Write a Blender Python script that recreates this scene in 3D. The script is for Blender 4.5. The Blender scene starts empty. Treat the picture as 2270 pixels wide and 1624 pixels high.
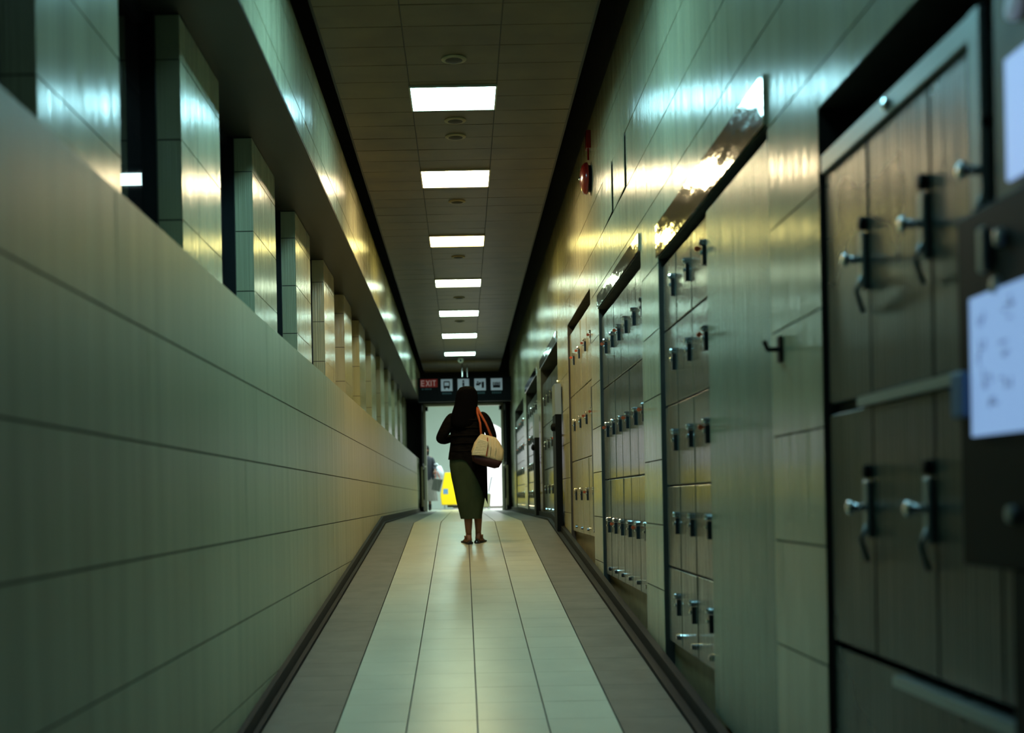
import bpy, bmesh, math, random
from mathutils import Vector, Matrix
random.seed(7)
PI = math.pi
SC = bpy.context.scene
C = SC.collection

# ------------------------------------------------------------------ camera, world, exposure
# All lengths are metres with the eye at z = EYE; the ramp climbs 1 in 12 towards the doors.
EYE = 1.55
cam_d = bpy.data.cameras.new('camera')
cam = bpy.data.objects.new('camera', cam_d)
C.objects.link(cam)
SC.camera = cam
cam.location = (0, 0, EYE)
cam.matrix_world = Matrix.Translation((0, 0, EYE)) @ Matrix.Rotation(PI / 2, 4, 'X') @ Matrix.Rotation(math.radians(-1.1), 4, 'Z')
cam_d.sensor_width = 36.0
cam_d.lens = 2736 / 2270 * 36
cam_d.shift_x = (1135 - 1028) / 2270
cam_d.shift_y = (1105 - 812) / 2270
cam_d.clip_start = 0.05
cam_d.dof.use_dof = True
cam_d.dof.focus_distance = 10.5
cam_d.dof.aperture_fstop = 1.7

w = bpy.data.worlds.new('world')
SC.world = w
w.use_nodes = True
w.node_tree.nodes['Background'].inputs[0].default_value = (0.97, 0.98, 1.0, 1)
w.node_tree.nodes['Background'].inputs[1].default_value = 1.7

SC.view_settings.view_transform = 'Standard'
SC.view_settings.look = 'None'
SC.view_settings.gamma = 1.0
SC.view_settings.use_curve_mapping = False
SC.view_settings.exposure = 0.0

# tube colour and strength of each ceiling lamp, nearest first (tubes of different age)
LAMPS = [((0.42, 0.86, 1.0), 4.0), ((0.38, 0.85, 1.0), 9.0), ((0.35, 0.84, 1.0), 52.0), ((0.42, 0.88, 1.0), 32.0), ((1.0, 0.79, 0.45), 56.0), ((1.0, 0.84, 0.26), 30.0),
         ((0.80, 1.0, 0.68), 24.0), ((0.64, 1.0, 0.82), 23.0), ((0.58, 1.0, 0.88), 21.0), ((0.58, 1.0, 0.88), 19.0)]

# unseen area light added to brighten the hall beyond the doors
hl = bpy.data.lights.new('hall_fill', 'AREA')
hl.shape = 'RECTANGLE'
hl.size, hl.size_y = 4.0, 2.5
hl.energy = 470
hl.color = (0.74, 1.0, 0.93)
hlo = bpy.data.objects.new('hall_fill', hl)
C.objects.link(hlo)
hlo.location = (0.3, 30.4, 1.27 + 3.6)

# ------------------------------------------------------------------ constants
SL = 1 / 12.0
CREST = 15.2
ZL = CREST * SL            # landing height in the world
DOOR_Y = 28.8
XL, XR = -1.02, 1.12
XP, XG = -1.27, -1.45      # pillar fronts, glass
def Zr(z): return z + EYE  # height relative to the eye -> world
def floor_z(y): return min(y, CREST) * SL
COURSE = [Zr(0.2 + 0.37 * k) for k in range(-6, 10)]
SILL, SOFFIT, CEIL = Zr(0.94), Zr(2.26), Zr(2.95)
XF = -0.966

# ------------------------------------------------------------------ materials
def nodes(name):
    m = bpy.data.materials.new(name)
    m.use_nodes = True
    nt = m.node_tree
    return m, nt, nt.nodes['Principled BSDF']

def mat(name, col, rough=0.5, metal=0.0, var=0.0, scale=(8, 8, 8), bump=0.0, bscale=None, emit=None, es=0.0, spec=0.5, trans=0.0, ior=1.45, rvar=0.0, coat=0.0, grain=None):
    m, nt, b = nodes(name)
    b.inputs['Base Color'].default_value = (*col, 1)
    b.inputs['Roughness'].default_value = rough
    b.inputs['Metallic'].default_value = metal
    b.inputs['Specular IOR Level'].default_value = spec
    b.inputs['IOR'].default_value = ior
    b.inputs['Transmission Weight'].default_value = trans
    b.inputs['Coat Weight'].default_value = coat
    if emit:
        b.inputs['Emission Color'].default_value = (*emit, 1)
        b.inputs['Emission Strength'].default_value = es
    def noise(sc, det=4):
        g = nt.nodes.new('ShaderNodeNewGeometry')
        mp = nt.nodes.new('ShaderNodeMapping')
        mp.inputs['Scale'].default_value = sc
        n = nt.nodes.new('ShaderNodeTexNoise')
        n.inputs['Scale'].default_value = 1.0
        n.inputs['Detail'].default_value = det
        nt.links.new(g.outputs['Position'], mp.inputs[0])
        nt.links.new(mp.outputs[0], n.inputs['Vector'])
        return n
    if var > 0:
        n = noise(scale)
        r = nt.nodes.new('ShaderNodeValToRGB')
        r.color_ramp.elements[0].position = 0.3
        r.color_ramp.elements[1].position = 0.7
        r.color_ramp.elements[0].color = (*[max(0, x * (1 - var)) for x in col], 1)
        r.color_ramp.elements[1].color = (*[min(1, x * (1 + var)) for x in col], 1)
        nt.links.new(n.outputs['Fac'], r.inputs[0])
        nt.links.new(r.outputs[0], b.inputs['Base Color'])
    if rvar > 0:
        n = noise(tuple(s * 0.6 for s in scale), 3)
        mr = nt.nodes.new('ShaderNodeMapRange')
        mr.inputs['To Min'].default_value = max(0.02, rough - rvar)
        mr.inputs['To Max'].default_value = rough + rvar
        nt.links.new(n.outputs['Fac'], mr.inputs['Value'])
        nt.links.new(mr.outputs[0], b.inputs['Roughness'])
    if bump > 0:
        n = noise(bscale or scale, 3)
        bp = nt.nodes.new('ShaderNodeBump')
        bp.inputs['Strength'].default_value = bump
        bp.inputs['Distance'].default_value = 0.02
        nt.links.new(n.outputs['Fac'], bp.inputs['Height'])
        nt.links.new(bp.outputs[0], b.inputs['Normal'])
    if grain:       # fine vertical brushing / glaze ribs: spreads highlights sideways
        n = noise((grain[0], grain[0], grain[1]), 2)
        bp2 = nt.nodes.new('ShaderNodeBump')
        bp2.inputs['Strength'].default_value = 1.0
        bp2.inputs['Distance'].default_value = grain[2]
        nt.links.new(n.outputs['Fac'], bp2.inputs['Height'])
        old = b.inputs['Normal'].links
        if old: nt.links.new(old[0].from_socket, bp2.inputs['Normal'])
        nt.links.new(bp2.outputs[0], b.inputs['Normal'])
    return m

M = {}
M['tile'] = mat('shaded_tile', (0.335, 0.315, 0.19), 0.38, var=0.12, scale=(6, 9, 0.5), rvar=0.05, grain=(110, 0.8, 0.002), spec=0.14)  # same tile, duller; weaker light on the parapet is put into its colour
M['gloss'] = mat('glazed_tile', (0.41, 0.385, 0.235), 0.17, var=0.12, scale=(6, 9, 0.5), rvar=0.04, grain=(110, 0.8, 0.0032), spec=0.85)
M['grout'] = mat('grout', (0.05, 0.045, 0.035), 0.9, var=0.2)
M['floor_pale'] = mat('pale_floor_tile', (0.46, 0.45, 0.33), 0.30, var=0.08, scale=(3, 3, 3), rvar=0.05)
M['floor_dark'] = mat('dark_floor_tile', (0.12, 0.108, 0.085), 0.45, spec=0.3, var=0.18, scale=(5, 5, 5))
M['base'] = mat('baseboard', (0.010, 0.010, 0.009), 0.6, spec=0.2, var=0.2)
M['ceil'] = mat('ceiling_panel', (0.072, 0.050, 0.018), 0.42, var=0.25, scale=(3, 3, 3), spec=0.25)
M['void'] = mat('dark_void', (0.012, 0.011, 0.009), 0.9)
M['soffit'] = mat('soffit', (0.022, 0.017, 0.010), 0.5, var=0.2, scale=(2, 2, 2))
M['steel'] = mat('polished_steel', (0.62, 0.62, 0.58), 0.10, 1.0, bump=0.22, bscale=(9, 5, 9))
M['door_steel'] = mat('locker_steel', (0.24, 0.255, 0.23), 0.16, 0.75, var=0.12, scale=(3, 9, 1), rvar=0.04, grain=(90, 1.0, 0.004))
M['door_warm_tint'] = mat('locker_warm_tint', (0.34, 0.30, 0.17), 0.24, 0.15, var=0.1, scale=(3, 9, 1), grain=(90, 1.0, 0.004))  # yellow cast of the warm lamp is put into this locker colour
M['blank'] = mat('blank_panel', (0.20, 0.255, 0.18), 0.24, 0.2, var=0.08, scale=(4, 14, 0.6), grain=(90, 1.0, 0.005))
M['big_steel'] = mat('dark_steel', (0.048, 0.062, 0.054), 0.29, 0.35, var=0.25, scale=(2, 2.4, 3), rvar=0.08, grain=(90, 1.0, 0.004))
M['rail'] = mat('grey_rail', (0.34, 0.38, 0.37), 0.35, 0.5)
M['black'] = mat('black_metal', (0.004, 0.005, 0.005), 0.5, spec=0.12)
M['frame_black'] = mat('window_frame', (0.007, 0.008, 0.009), 0.35)
M['lockp'] = mat('lock_plate', (0.022, 0.028, 0.03), 0.35, 0.3)
M['chrome'] = mat('chrome', (0.75, 0.77, 0.78), 0.14, 1.0)
M['key'] = mat('orange_key', (0.62, 0.085, 0.02), 0.4)
M['plinth'] = mat('plinth', (0.20, 0.165, 0.085), 0.5, var=0.2)
M['glass'] = mat('window_glass', (0.75, 0.85, 0.85), 0.02, trans=1.0, ior=1.5)
M['outer'] = mat('outer_wall', (0.02, 0.02, 0.02), 0.9)
M['lamp_frame'] = mat('lamp_frame', (0.4, 0.36, 0.25), 0.5)
for i_, (c_, e_) in enumerate(LAMPS): M[f'lamp_{i_}'] = mat('lamp_diffuser', (0.9, 0.9, 0.9), 0.5, emit=c_, es=e_)
M['lamp_dim'] = mat('lamp_dim', (0.9, 0.9, 0.9), 0.5, emit=(0.75, 1.0, 1.0), es=4.0)
M['red'] = mat('bell_red', (0.24, 0.012, 0.008), 0.22, coat=0.3)
M['sign_black'] = mat('sign_black', (0.004, 0.005, 0.008), 0.7, spec=0.2)
M['sign_white'] = mat('sign_white', (0.55, 0.62, 0.72), 0.5, emit=(0.55, 0.68, 0.85), es=0.12)
M['sign_red'] = mat('sign_red', (0.22, 0.012, 0.01), 0.6, emit=(0.8, 0.03, 0.02), es=0.05)
M['sign_letter'] = mat('sign_letter', (0.6, 0.42, 0.42), 0.5, emit=(1, 0.72, 0.7), es=0.10)
M['sign_text'] = mat('sign_text', (0.06, 0.14, 0.18), 0.6)
M['alu'] = mat('aluminium', (0.50, 0.48, 0.38), 0.4, 0.1)
M['hall_wall'] = mat('hall_wall', (0.66, 0.72, 0.68), 0.8, var=0.05, scale=(1, 1, 1))
M['hall_floor'] = mat('hall_floor', (0.42, 0.42, 0.36), 0.25, var=0.1)
M['backlit'] = mat('backlit_notice', (0.40, 0.56, 0.85), 0.6, emit=(0.33, 0.55, 0.95), es=0.62)  # brightness put in as emission, the notice treated as a backlit panel
M['screen'] = mat('lit_screen', (0.3, 0.4, 0.6), 0.3, emit=(0.36, 0.58, 1.0), es=0.75)
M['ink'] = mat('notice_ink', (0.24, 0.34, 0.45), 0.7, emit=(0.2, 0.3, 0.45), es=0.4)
M['skin'] = mat('skin', (0.15, 0.055, 0.022), 0.5, var=0.1, scale=(9, 9, 9))
M['hair'] = mat('black_hair', (0.0018, 0.0015, 0.0015), 0.8, spec=0.02, bump=0.5, bscale=(90, 90, 5))
M['jacket'] = mat('dark_jacket', (0.0042, 0.0033, 0.0024), 0.85, spec=0.03, var=0.5, scale=(18, 18, 30), bump=0.4, bscale=(10, 10, 45))
M['skirt'] = mat('olive_skirt', (0.032, 0.043, 0.021), 0.9, spec=0.04, var=0.2, scale=(10, 10, 4), bump=0.3, bscale=(20, 20, 3))
M['wrap'] = mat('dark_wrap', (0.003, 0.004, 0.003), 0.9, spec=0.03, var=0.3, scale=(12, 12, 4))
M['shoe'] = mat('dark_shoe', (0.012, 0.01, 0.009), 0.5)
M['bag'] = mat('tan_bag', (0.46, 0.36, 0.19), 0.6, var=0.12, scale=(40, 40, 12), bump=0.3, bscale=(70, 70, 20))
M['bag_front'] = mat('woven_panel', (0.50, 0.44, 0.27), 0.7, var=0.12, scale=(60, 60, 90), bump=0.4, bscale=(20, 20, 160))
M['bag_base'] = mat('maroon_base', (0.022, 0.005, 0.004), 0.6, spec=0.2)
M['strap'] = mat('orange_strap', (0.26, 0.05, 0.012), 0.6, spec=0.2)
M['navy'] = mat('navy_cloth', (0.012, 0.014, 0.022), 0.8)
M['grey_cloth'] = mat('grey_cloth', (0.20, 0.185, 0.165), 0.8, var=0.15, scale=(20, 20, 8))
M['white_cloth'] = mat('white_cloth', (0.75, 0.80, 0.88), 0.7)
M['stripe_bag'] = mat('striped_bag', (0.12, 0.125, 0.11), 0.7, var=0.5, scale=(90, 90, 2))
M['yellow'] = mat('yellow_plastic', (0.95, 0.60, 0.0), 0.45)
M['blue_label'] = mat('blue_label', (0.12, 0.24, 0.42), 0.5)
M['tan_plastic'] = mat('tan_plastic', (0.28, 0.24, 0.13), 0.5)
M['grey_metal'] = mat('grey_metal', (0.3, 0.34, 0.38), 0.35, 0.5)
M['speaker'] = mat('ceiling_fitting', (0.02, 0.018, 0.014), 0.6)

# ------------------------------------------------------------------ mesh builder
class MB:
    def __init__(s): s.v, s.f, s.sm = [], [], False
    def add(s, v, f):
        n = len(s.v); s.v += [tuple(p) for p in v]; s.f += [tuple(i + n for i in q) for q in f]; return s
    def box(s, x0, x1, y0, y1, z0, z1):
        v = [(x, y, z) for z in (z0, z1) for y in (y0, y1) for x in (x0, x1)]
        return s.add(v, [(0, 2, 3, 1), (4, 5, 7, 6), (0, 1, 5, 4), (2, 6, 7, 3), (0, 4, 6, 2), (1, 3, 7, 5)])
    def prism(s, poly, a, b, axis='x'):
        n = len(poly)
        def P(p, t):
            return {'x': (t, p[0], p[1]), 'y': (p[0], t, p[1]), 'z': (p[0], p[1], t)}[axis]
        v = [P(p, a) for p in poly] + [P(p, b) for p in poly]
        f = [tuple(range(n))[::-1], tuple(range(n, 2 * n))] + [(i, (i + 1) % n, (i + 1) % n + n, i + n) for i in range(n)]
        return s.add(v, f)
    def loft(s, rings, caps=True):
        n = len(rings[0]); v = [p for r in rings for p in r]; f = []
        for k in range(len(rings) - 1):
            for i in range(n):
                j = (i + 1) % n
                f.append((k * n + i, k * n + j, (k + 1) * n + j, (k + 1) * n + i))
        if caps:
            f.append(tuple(range(n))[::-1]); f.append(tuple(range((len(rings) - 1) * n, len(rings) * n)))
        return s.add(v, f)
    def tube(s, pts, r, n=8, caps=True):
        pts = [Vector(p) for p in pts]; rings = []
        rr = r if isinstance(r, (list, tuple)) else [r] * len(pts)
        up = Vector((0.13, 0.27, 0.95))
        for i, p in enumerate(pts):
            d = (pts[min(i + 1, len(pts) - 1)] - pts[max(i - 1, 0)]).normalized()
            a = d.cross(up)
            if a.length < 1e-3: a = d.cross(Vector((1, 0, 0)))
            a.normalize(); b = d.cross(a)
            rings.append([p + (a * math.cos(2 * PI * k / n) + b * math.sin(2 * PI * k / n)) * rr[i] for k in range(n)])
        return s.loft(rings, caps)
    def lathe(s, c, d, prof, n=20):
        c = Vector(c); d = Vector(d).normalized()
        a = d.orthogonal().normalized(); b = d.cross(a)
        return s.loft([[c + d * h + (a * math.cos(2 * PI * k / n) + b * math.sin(2 * PI * k / n)) * r for k in range(n)] for r, h in prof])
    def ell(s, c, r, n=14, m=9):
        rings = []
        for j in range(m + 1):
            t = PI * (j + 0.02) / (m + 0.04)
            rings.append([(c[0] + r[0] * math.sin(t) * math.cos(2 * PI * k / n), c[1] + r[1] * math.sin(t) * math.sin(2 * PI * k / n), c[2] - r[2] * math.cos(t)) for k in range(n)])
        return s.loft(rings)
    def sk(s, verts, edges, rad, root=0, sub=2):
        me = bpy.data.meshes.new('tmp'); me.from_pydata(verts, edges, [])
        o = bpy.data.objects.new('tmp', me); C.objects.link(o)
        m = o.modifiers.new('s', 'SKIN'); m.use_smooth_shade = True
        if not me.skin_vertices: me.attributes  # layer comes with the modifier
        bm = bmesh.new(); bm.from_mesh(me)
        L = bm.verts.layers.skin.verify(); bm.verts.ensure_lookup_table()
        for i, v in enumerate(bm.verts):
            r = rad[i]; v[L].radius = r if isinstance(r, tuple) else (r, r); v[L].use_root = (i == root)
        bm.to_mesh(me); bm.free()
        sb = o.modifiers.new('d', 'SUBSURF'); sb.levels = sub; sb.render_levels = sub
        dg = bpy.context.evaluated_depsgraph_get(); dg.update()
        ev = o.evaluated_get(dg).to_mesh()
        s.add([tuple(v.co) for v in ev.vertices], [tuple(p.vertices) for p in ev.polygons])
        bpy.data.objects.remove(o); bpy.data.meshes.remove(me)
        return s
    def tr(s, fn): s.v = [tuple(fn(*p)) for p in s.v]; return s
    def build(s, name, material, parent=None, smooth=False, bevel=0.0, origin=None):
        me = bpy.data.meshes.new(name)
        if origin is None:
            xs, ys, zs = zip(*s.v)
            origin = ((min(xs) + max(xs)) / 2, (min(ys) + max(ys)) / 2, min(zs))
        off = Vector(origin)
        me.from_pydata([tuple(Vector(p) - off) for p in s.v], [], s.f)
        bm = bmesh.new(); bm.from_mesh(me); bmesh.ops.recalc_face_normals(bm, faces=bm.faces)
        if bevel: bmesh.ops.bevel(bm, geom=bm.edges[:], offset=bevel, segments=1, affect='EDGES', profile=0.5)
        bm.to_mesh(me); bm.free()
        if smooth: me.polygons.foreach_set('use_smooth', [True] * len(me.polygons))
        me.materials.append(material)
        o = bpy.data.objects.new(name, me); C.objects.link(o)
        if parent is not None:
            o.parent = parent; o.location = off - wloc(parent)
        else: o.location = off
        return o

def wloc(o):
    p = Vector(o.location)
    while o.parent: o = o.parent; p += o.location
    return p
def tag(o, label=None, cat=None, group=None, kind=None):
    for k, v in (('label', label), ('category', cat), ('group', group), ('kind', kind)):
        if v: o[k] = v
    return o
def thing(name, loc, label, cat, group=None):
    o = bpy.data.objects.new(name, None); C.objects.link(o); o.location = loc; o.empty_display_size = 0.1
    return tag(o, label, cat, group)
def struct(name, mb, m, **k): return tag(mb.build(name, m, **k), kind='structure')

# ------------------------------------------------------------------ polygon tools for tiles
def clip(poly, fn):
    out = []
    for i, p in enumerate(poly):
        q = poly[(i + 1) % len(poly)]; a, b = fn(p), fn(q)
        if a >= 0: out.append(p)
        if (a >= 0) != (b >= 0):
            t = a / (a - b); out.append((p[0] + (q[0] - p[0]) * t, p[1] + (q[1] - p[1]) * t))
    return out
def above_floor(poly, gap=0.0):
    lo = min(p[1] for p in poly); hi_f = max(floor_z(p[0]) for p in poly)
    if lo > hi_f + gap: return poly
    y0, y1 = min(p[0] for p in poly), max(p[0] for p in poly)
    a, b = floor_z(y0), floor_z(y1); k = (b - a) / max(1e-6, y1 - y0)
    return clip(poly, lambda p: p[1] - (a + k * (p[0] - y0)) - gap)
def subtract(r, hole):
    y0, y1, z0, z1 = r; a, b, c, d = hole
    if a >= y1 or b <= y0 or c >= z1 or d <= z0: return [r]
    out = []
    if y0 < a: out.append((y0, a, z0, z1))
    if b < y1: out.append((b, y1, z0, z1))
    m0, m1 = max(y0, a), min(y1, b)
    if z0 < c: out.append((m0, m1, z0, c))
    if d < z1: out.append((m0, m1, d, z1))
    return out

def tile_field(parent, x_back, x_front, y0, y1, zs, holes=(), length=0.70, far=15.5, special=None, phase=0.0, m='tile'):
    for k in range(len(zs) - 1):
        y = y0 - (length * (0.5 if k % 2 else 0.0)) - phase
        while y < y1:
            L = length if y < far else length * 4
            rects = [(max(y, y0), min(y + L, y1), zs[k], zs[k + 1])]
            for h in holes: rects = [q for r in rects for q in subtract(r, h)]
            for r in rects:
                if r[1] - r[0] < 0.03 or r[3] - r[2] < 0.03: continue
                g, gz = 0.00015, 0.0035
                poly = [(r[0] + g, r[2] + gz), (r[1] - g, r[2] + gz), (r[1] - g, r[3] - gz), (r[0] + g, r[3] - gz)]
                poly = above_floor(poly, 0.004)
                if len(poly) < 3 or max(p[1] for p in poly) - min(p[1] for p in poly) < 0.02: continue
                tilt = special(r) if special else 0.0
                mb = MB().prism(poly, x_back, x_front)
                o = mb.build('tile', M[m], parent)
                sg = 1 if x_front > x_back else -1
                if tilt: o.rotation_euler = (0, 0, tilt); o.location.x += -0.006
                else: o.rotation_euler = (0, random.uniform(-.0015, .0015), random.uniform(-.0004, .0004))
            y += L

# ------------------------------------------------------------------ floor
fl = struct('floor', MB().prism([(-2, -0.166 - .02), (CREST, ZL - .02), (DOOR_Y + .1, ZL - .02), (DOOR_Y + .1, ZL - .4), (CREST, ZL - .4), (-2, -0.6)], -1.5, 1.75), M['grout'])
tan = math.atan(SL); TL = 0.3333
def tile_mesh(wd, ln, m):
    mb = MB().box(-wd / 2 + .0035, wd / 2 - .0035, -ln / 2 + .0012, ln / 2 - .0012, -.018, 0)
    o = mb.build('floor_tile', m, origin=(0, 0, 0)); me = o.data; bpy.data.objects.remove(o); return me
PX = [-0.62, -0.2875, 0.045, 0.3775, 0.71]
cols = [((PX[i] + PX[i + 1]) / 2, PX[i + 1] - PX[i], 'floor_tile', M['floor_pale']) for i in range(4)]
cols += [((-0.965 - 0.62) / 2, 0.345, 'border_tile', M['floor_dark']), ((0.71 + 1.03) / 2, 0.32, 'border_tile', M['floor_dark'])]
meshes = [tile_mesh(c[1], TL, c[3]) for c in cols]
Ytop = 4.2; rows = []
s = Ytop / math.cos(tan)
n_r = int((CREST / math.cos(tan) - s) / TL)
s0 = CREST / math.cos(tan) - n_r * TL
for i in range(n_r):
    sm = s0 + (i + .5) * TL; rows.append((sm * math.cos(tan), sm * math.sin(tan), tan))
n_l = int((DOOR_Y - CREST) / TL)
for i in range(n_l): rows.append((CREST + (i + .5) * TL, ZL, 0.0))
for (xc, wd, nm, m), me in zip(cols, meshes):
    for (y, z, r) in rows:
        o = bpy.data.objects.new(nm, me); C.objects.link(o); o.parent = fl
        o.location = Vector((xc, y, z)) - fl.location; o.rotation_euler = (r, 0, 0)

def rampstrip(x0, x1, t, y0=2.0, y1=DOOR_Y):
    p = [(y0, floor_z(y0)), (CREST, ZL), (y1, ZL), (y1, ZL + t), (CREST, ZL + t), (y0, floor_z(y0) + t)]
    return MB().prism(p, x0, x1)
bl = struct('baseboard_left', rampstrip(XL, XL + .028, .085), M['base'])
b2 = rampstrip(XL + .029, -0.966, .018).build('cove', M['base'], bl)
br = struct('baseboard_right', rampstrip(1.075, XR - .004, .085), M['base'])
rampstrip(1.03, 1.074, .02).build('cove', M['base'], br)

# ------------------------------------------------------------------ left wall with pillars and windows
wl = struct('wall_left', MB().prism([(1.5, -.3), (CREST, ZL - .3), (DOOR_Y, ZL - .3), (DOOR_Y, SILL - .004), (1.5, SILL - .004)], -1.52, XL - .004), M['grout'])
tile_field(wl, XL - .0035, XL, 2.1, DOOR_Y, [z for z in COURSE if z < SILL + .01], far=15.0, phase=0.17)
# coping on the parapet
MB().box(-1.52, XL - .0005, 1.5, DOOR_Y, SILL - .0035, SILL + .004).build('coping', M['tile'], wl)
zp = [SILL + .004, Zr(1.31), Zr(1.68), Zr(2.05), SOFFIT - .002]
PIL = [3.74 + 1.95 * k for k in range(-1, 13)]
for py in PIL:
    p1 = min(py + .92, DOOR_Y - .02)
    po = MB().box(XG - .010, XP - .004, py + .004, p1, SILL + .004, SOFFIT - .001).build('pillar', M['grout'], wl)
    for k in range(4):
        a, b = zp[k] + .003, zp[k + 1] - .003
        for t in (MB().box(XP - .004, XP, py, p1, a, b), MB().box(XG - .010, XP - .0045, py, py + .004, a, b)):
            o = t.build('tile', M['gloss'], po)
for i in range(len(PIL) - 1):
    a, b = PIL[i] + .92, PIL[i + 1]
    fr = MB()
    fr.box(XG - .005, XG + .07, b - .03, b - .0005, SILL + .0045, SOFFIT - .001)
    fr.box(XG - .03, XG + .03, a + .0005, a + .05, SILL + .0045, SOFFIT - .001)
    fr.box(XG - .03, XG + .03, a + .05, b - .03, SILL + .0045, SILL + .05)
    fr.box(XG - .03, XG + .03, a + .05, b - .03, SOFFIT - .05, SOFFIT - .001)
    wo = struct(f'window_{i + 1}', fr, M['frame_black'])
    MB().box(XG - .004, XG + .004, a + .05, b - .03, SILL + .05, SOFFIT - .05).build('pane', M['glass'], wo)
# beam (fascia and soffit) above the windows
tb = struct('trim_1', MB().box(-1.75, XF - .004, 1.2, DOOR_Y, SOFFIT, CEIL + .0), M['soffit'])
tile_field(tb, XF - .0035, XF, 2.2, DOOR_Y - .4, [SOFFIT + .003, Zr(2.42), Zr(2.79), CEIL], far=15.5, length=0.70, m='gloss')
# dark room behind the glass
struct('wall_outer', MB().box(-3.4, -3.3, -2, DOOR_Y, -.5, Zr(3.8)), M['outer'])
struct('trim_2', MB().box(-3.3, -1.52, -2, DOOR_Y, -.5, -.3), M['outer'])

t = thing('room_lamp', (-2.5, 9.1, Zr(2.40)), 'small lit lamp seen through the nearest window at the left', 'lamp')
MB().box(-2.80, -2.22, 8.92, 9.28, Zr(2.405), Zr(2.46)).build('housing', M['outer'], t)
MB().box(-2.78, -2.24, 8.94, 9.26, Zr(2.395), Zr(2.404)).build('diffuser', M['lamp_dim'], t)
for x in (-2.7, -2.32): MB().tube([(x, 9.1, Zr(2.46)), (x, 9.1, Zr(3.795))], .01, 8).build('rod', M['outer'], t)

# ------------------------------------------------------------------ right wall with niches
# near y, far y, niche top (z rel. to the eye)
NICHE = [(0.6, 3.83, 1.185), (4.45, 6.96, 1.33), (7.62, 9.99, 1.51), (10.62, 12.95, 1.79), (14.35, 17.5, 1.80), (18.35, 21.6, 1.82), (22.5, 26.2, 1.83)]
wr = MB(); prev = -2.0
for a, b, t in NICHE:
    if a > prev: wr.prism([(prev, floor_z(prev) - .15), (a, floor_z(a) - .15), (a, Zr(3.8)), (prev, Zr(3.8))], XR + .004, 1.75)
    wr.box(XR + .004, 1.75, a, b, Zr(t), Zr(3.8)); prev = b
wr.prism([(prev, floor_z(prev) - .15), (DOOR_Y, ZL - .15), (DOOR_Y, Zr(3.8)), (prev, Zr(3.8))], XR + .004, 1.75)
wall_r = struct('wall_right', wr, M['grout'])
struct('trim_3', MB().box(1.75, 1.85, -2, DOOR_Y, -.5, Zr(3.8)), M['outer'])
holes = [(a, b, -1, Zr(t)) for a, b, t in NICHE]
def special(r):
    # three loosened tiles whose near edges stand proud
    if abs(r[2] - Zr(2.05)) < .02 and 7.6 < r[0] < 9.5 and r[1] - r[0] > .6: return -0.017
    return 0.0
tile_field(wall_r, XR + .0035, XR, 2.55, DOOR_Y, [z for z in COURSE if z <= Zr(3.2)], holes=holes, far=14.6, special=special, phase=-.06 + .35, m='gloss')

# ------------------------------------------------------------------ ceiling, void and lights
ce = struct('ceiling', MB().box(-3.4, 1.85, -2, DOOR_Y + .1, Zr(3.8), Zr(3.9)), M['void'])
LY = [(9.08, .52), (11.36, .58), (14.11, .56), (16.85, .56), (19.6, .56), (22.3, .56), (25.07, .56)]
XB = [-0.85, -0.33, 0.29, 0.86]
pitch = 0.34; cmesh = {}
bar = MB()
for x in (-.855, -.325, .285, .865): bar.box(x - .008, x + .008, -1.9, DOOR_Y - .05, CEIL + .003, CEIL + .03)
bo = bar.build('ceiling_grid', M['speaker'], ce)
y = 4.3 - pitch * 18
while y < DOOR_Y - .1:
    for c in range(3):
        x0, x1 = XB[c] + .004, XB[c + 1] - .004
        segs = [(y, min(y + pitch, DOOR_Y - .06))]
        if c == 1:
            for ly, ll in LY + [(6.36, .56), (3.64, .56), (.92, .56)]:
                ns = []
                for a, b in segs:
                    lo, hi = ly - ll / 2 - .015, ly + ll / 2 + .015
                    if hi <= a or lo >= b: ns.append((a, b)); continue
                    if a < lo - .02: ns.append((a, lo))
                    if b > hi + .02: ns.append((hi, b))
                segs = ns
        for a, b in segs:
            key = (c, round(b - a, 3))
            if key not in cmesh:
                t = MB().box(x0, x1, -(b - a) / 2 + .003, (b - a) / 2 - .003, 0, .02).build('t', M['ceil'], origin=((x0 + x1) / 2, 0, 0))
                cmesh[key] = t.data; bpy.data.objects.remove(t)
            o = bpy.data.objects.new('ceiling_panel', cmesh[key]); C.objects.link(o); o.parent = ce
            o.location = Vector(((x0 + x1) / 2, (a + b) / 2, CEIL)) - ce.location
            o.rotation_euler = (random.uniform(-.004, .004), random.uniform(-.003, .003), 0)
    y += pitch
order = ['nearest lit', 'second', 'third', 'fourth', 'fifth', 'sixth', 'farthest']
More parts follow.
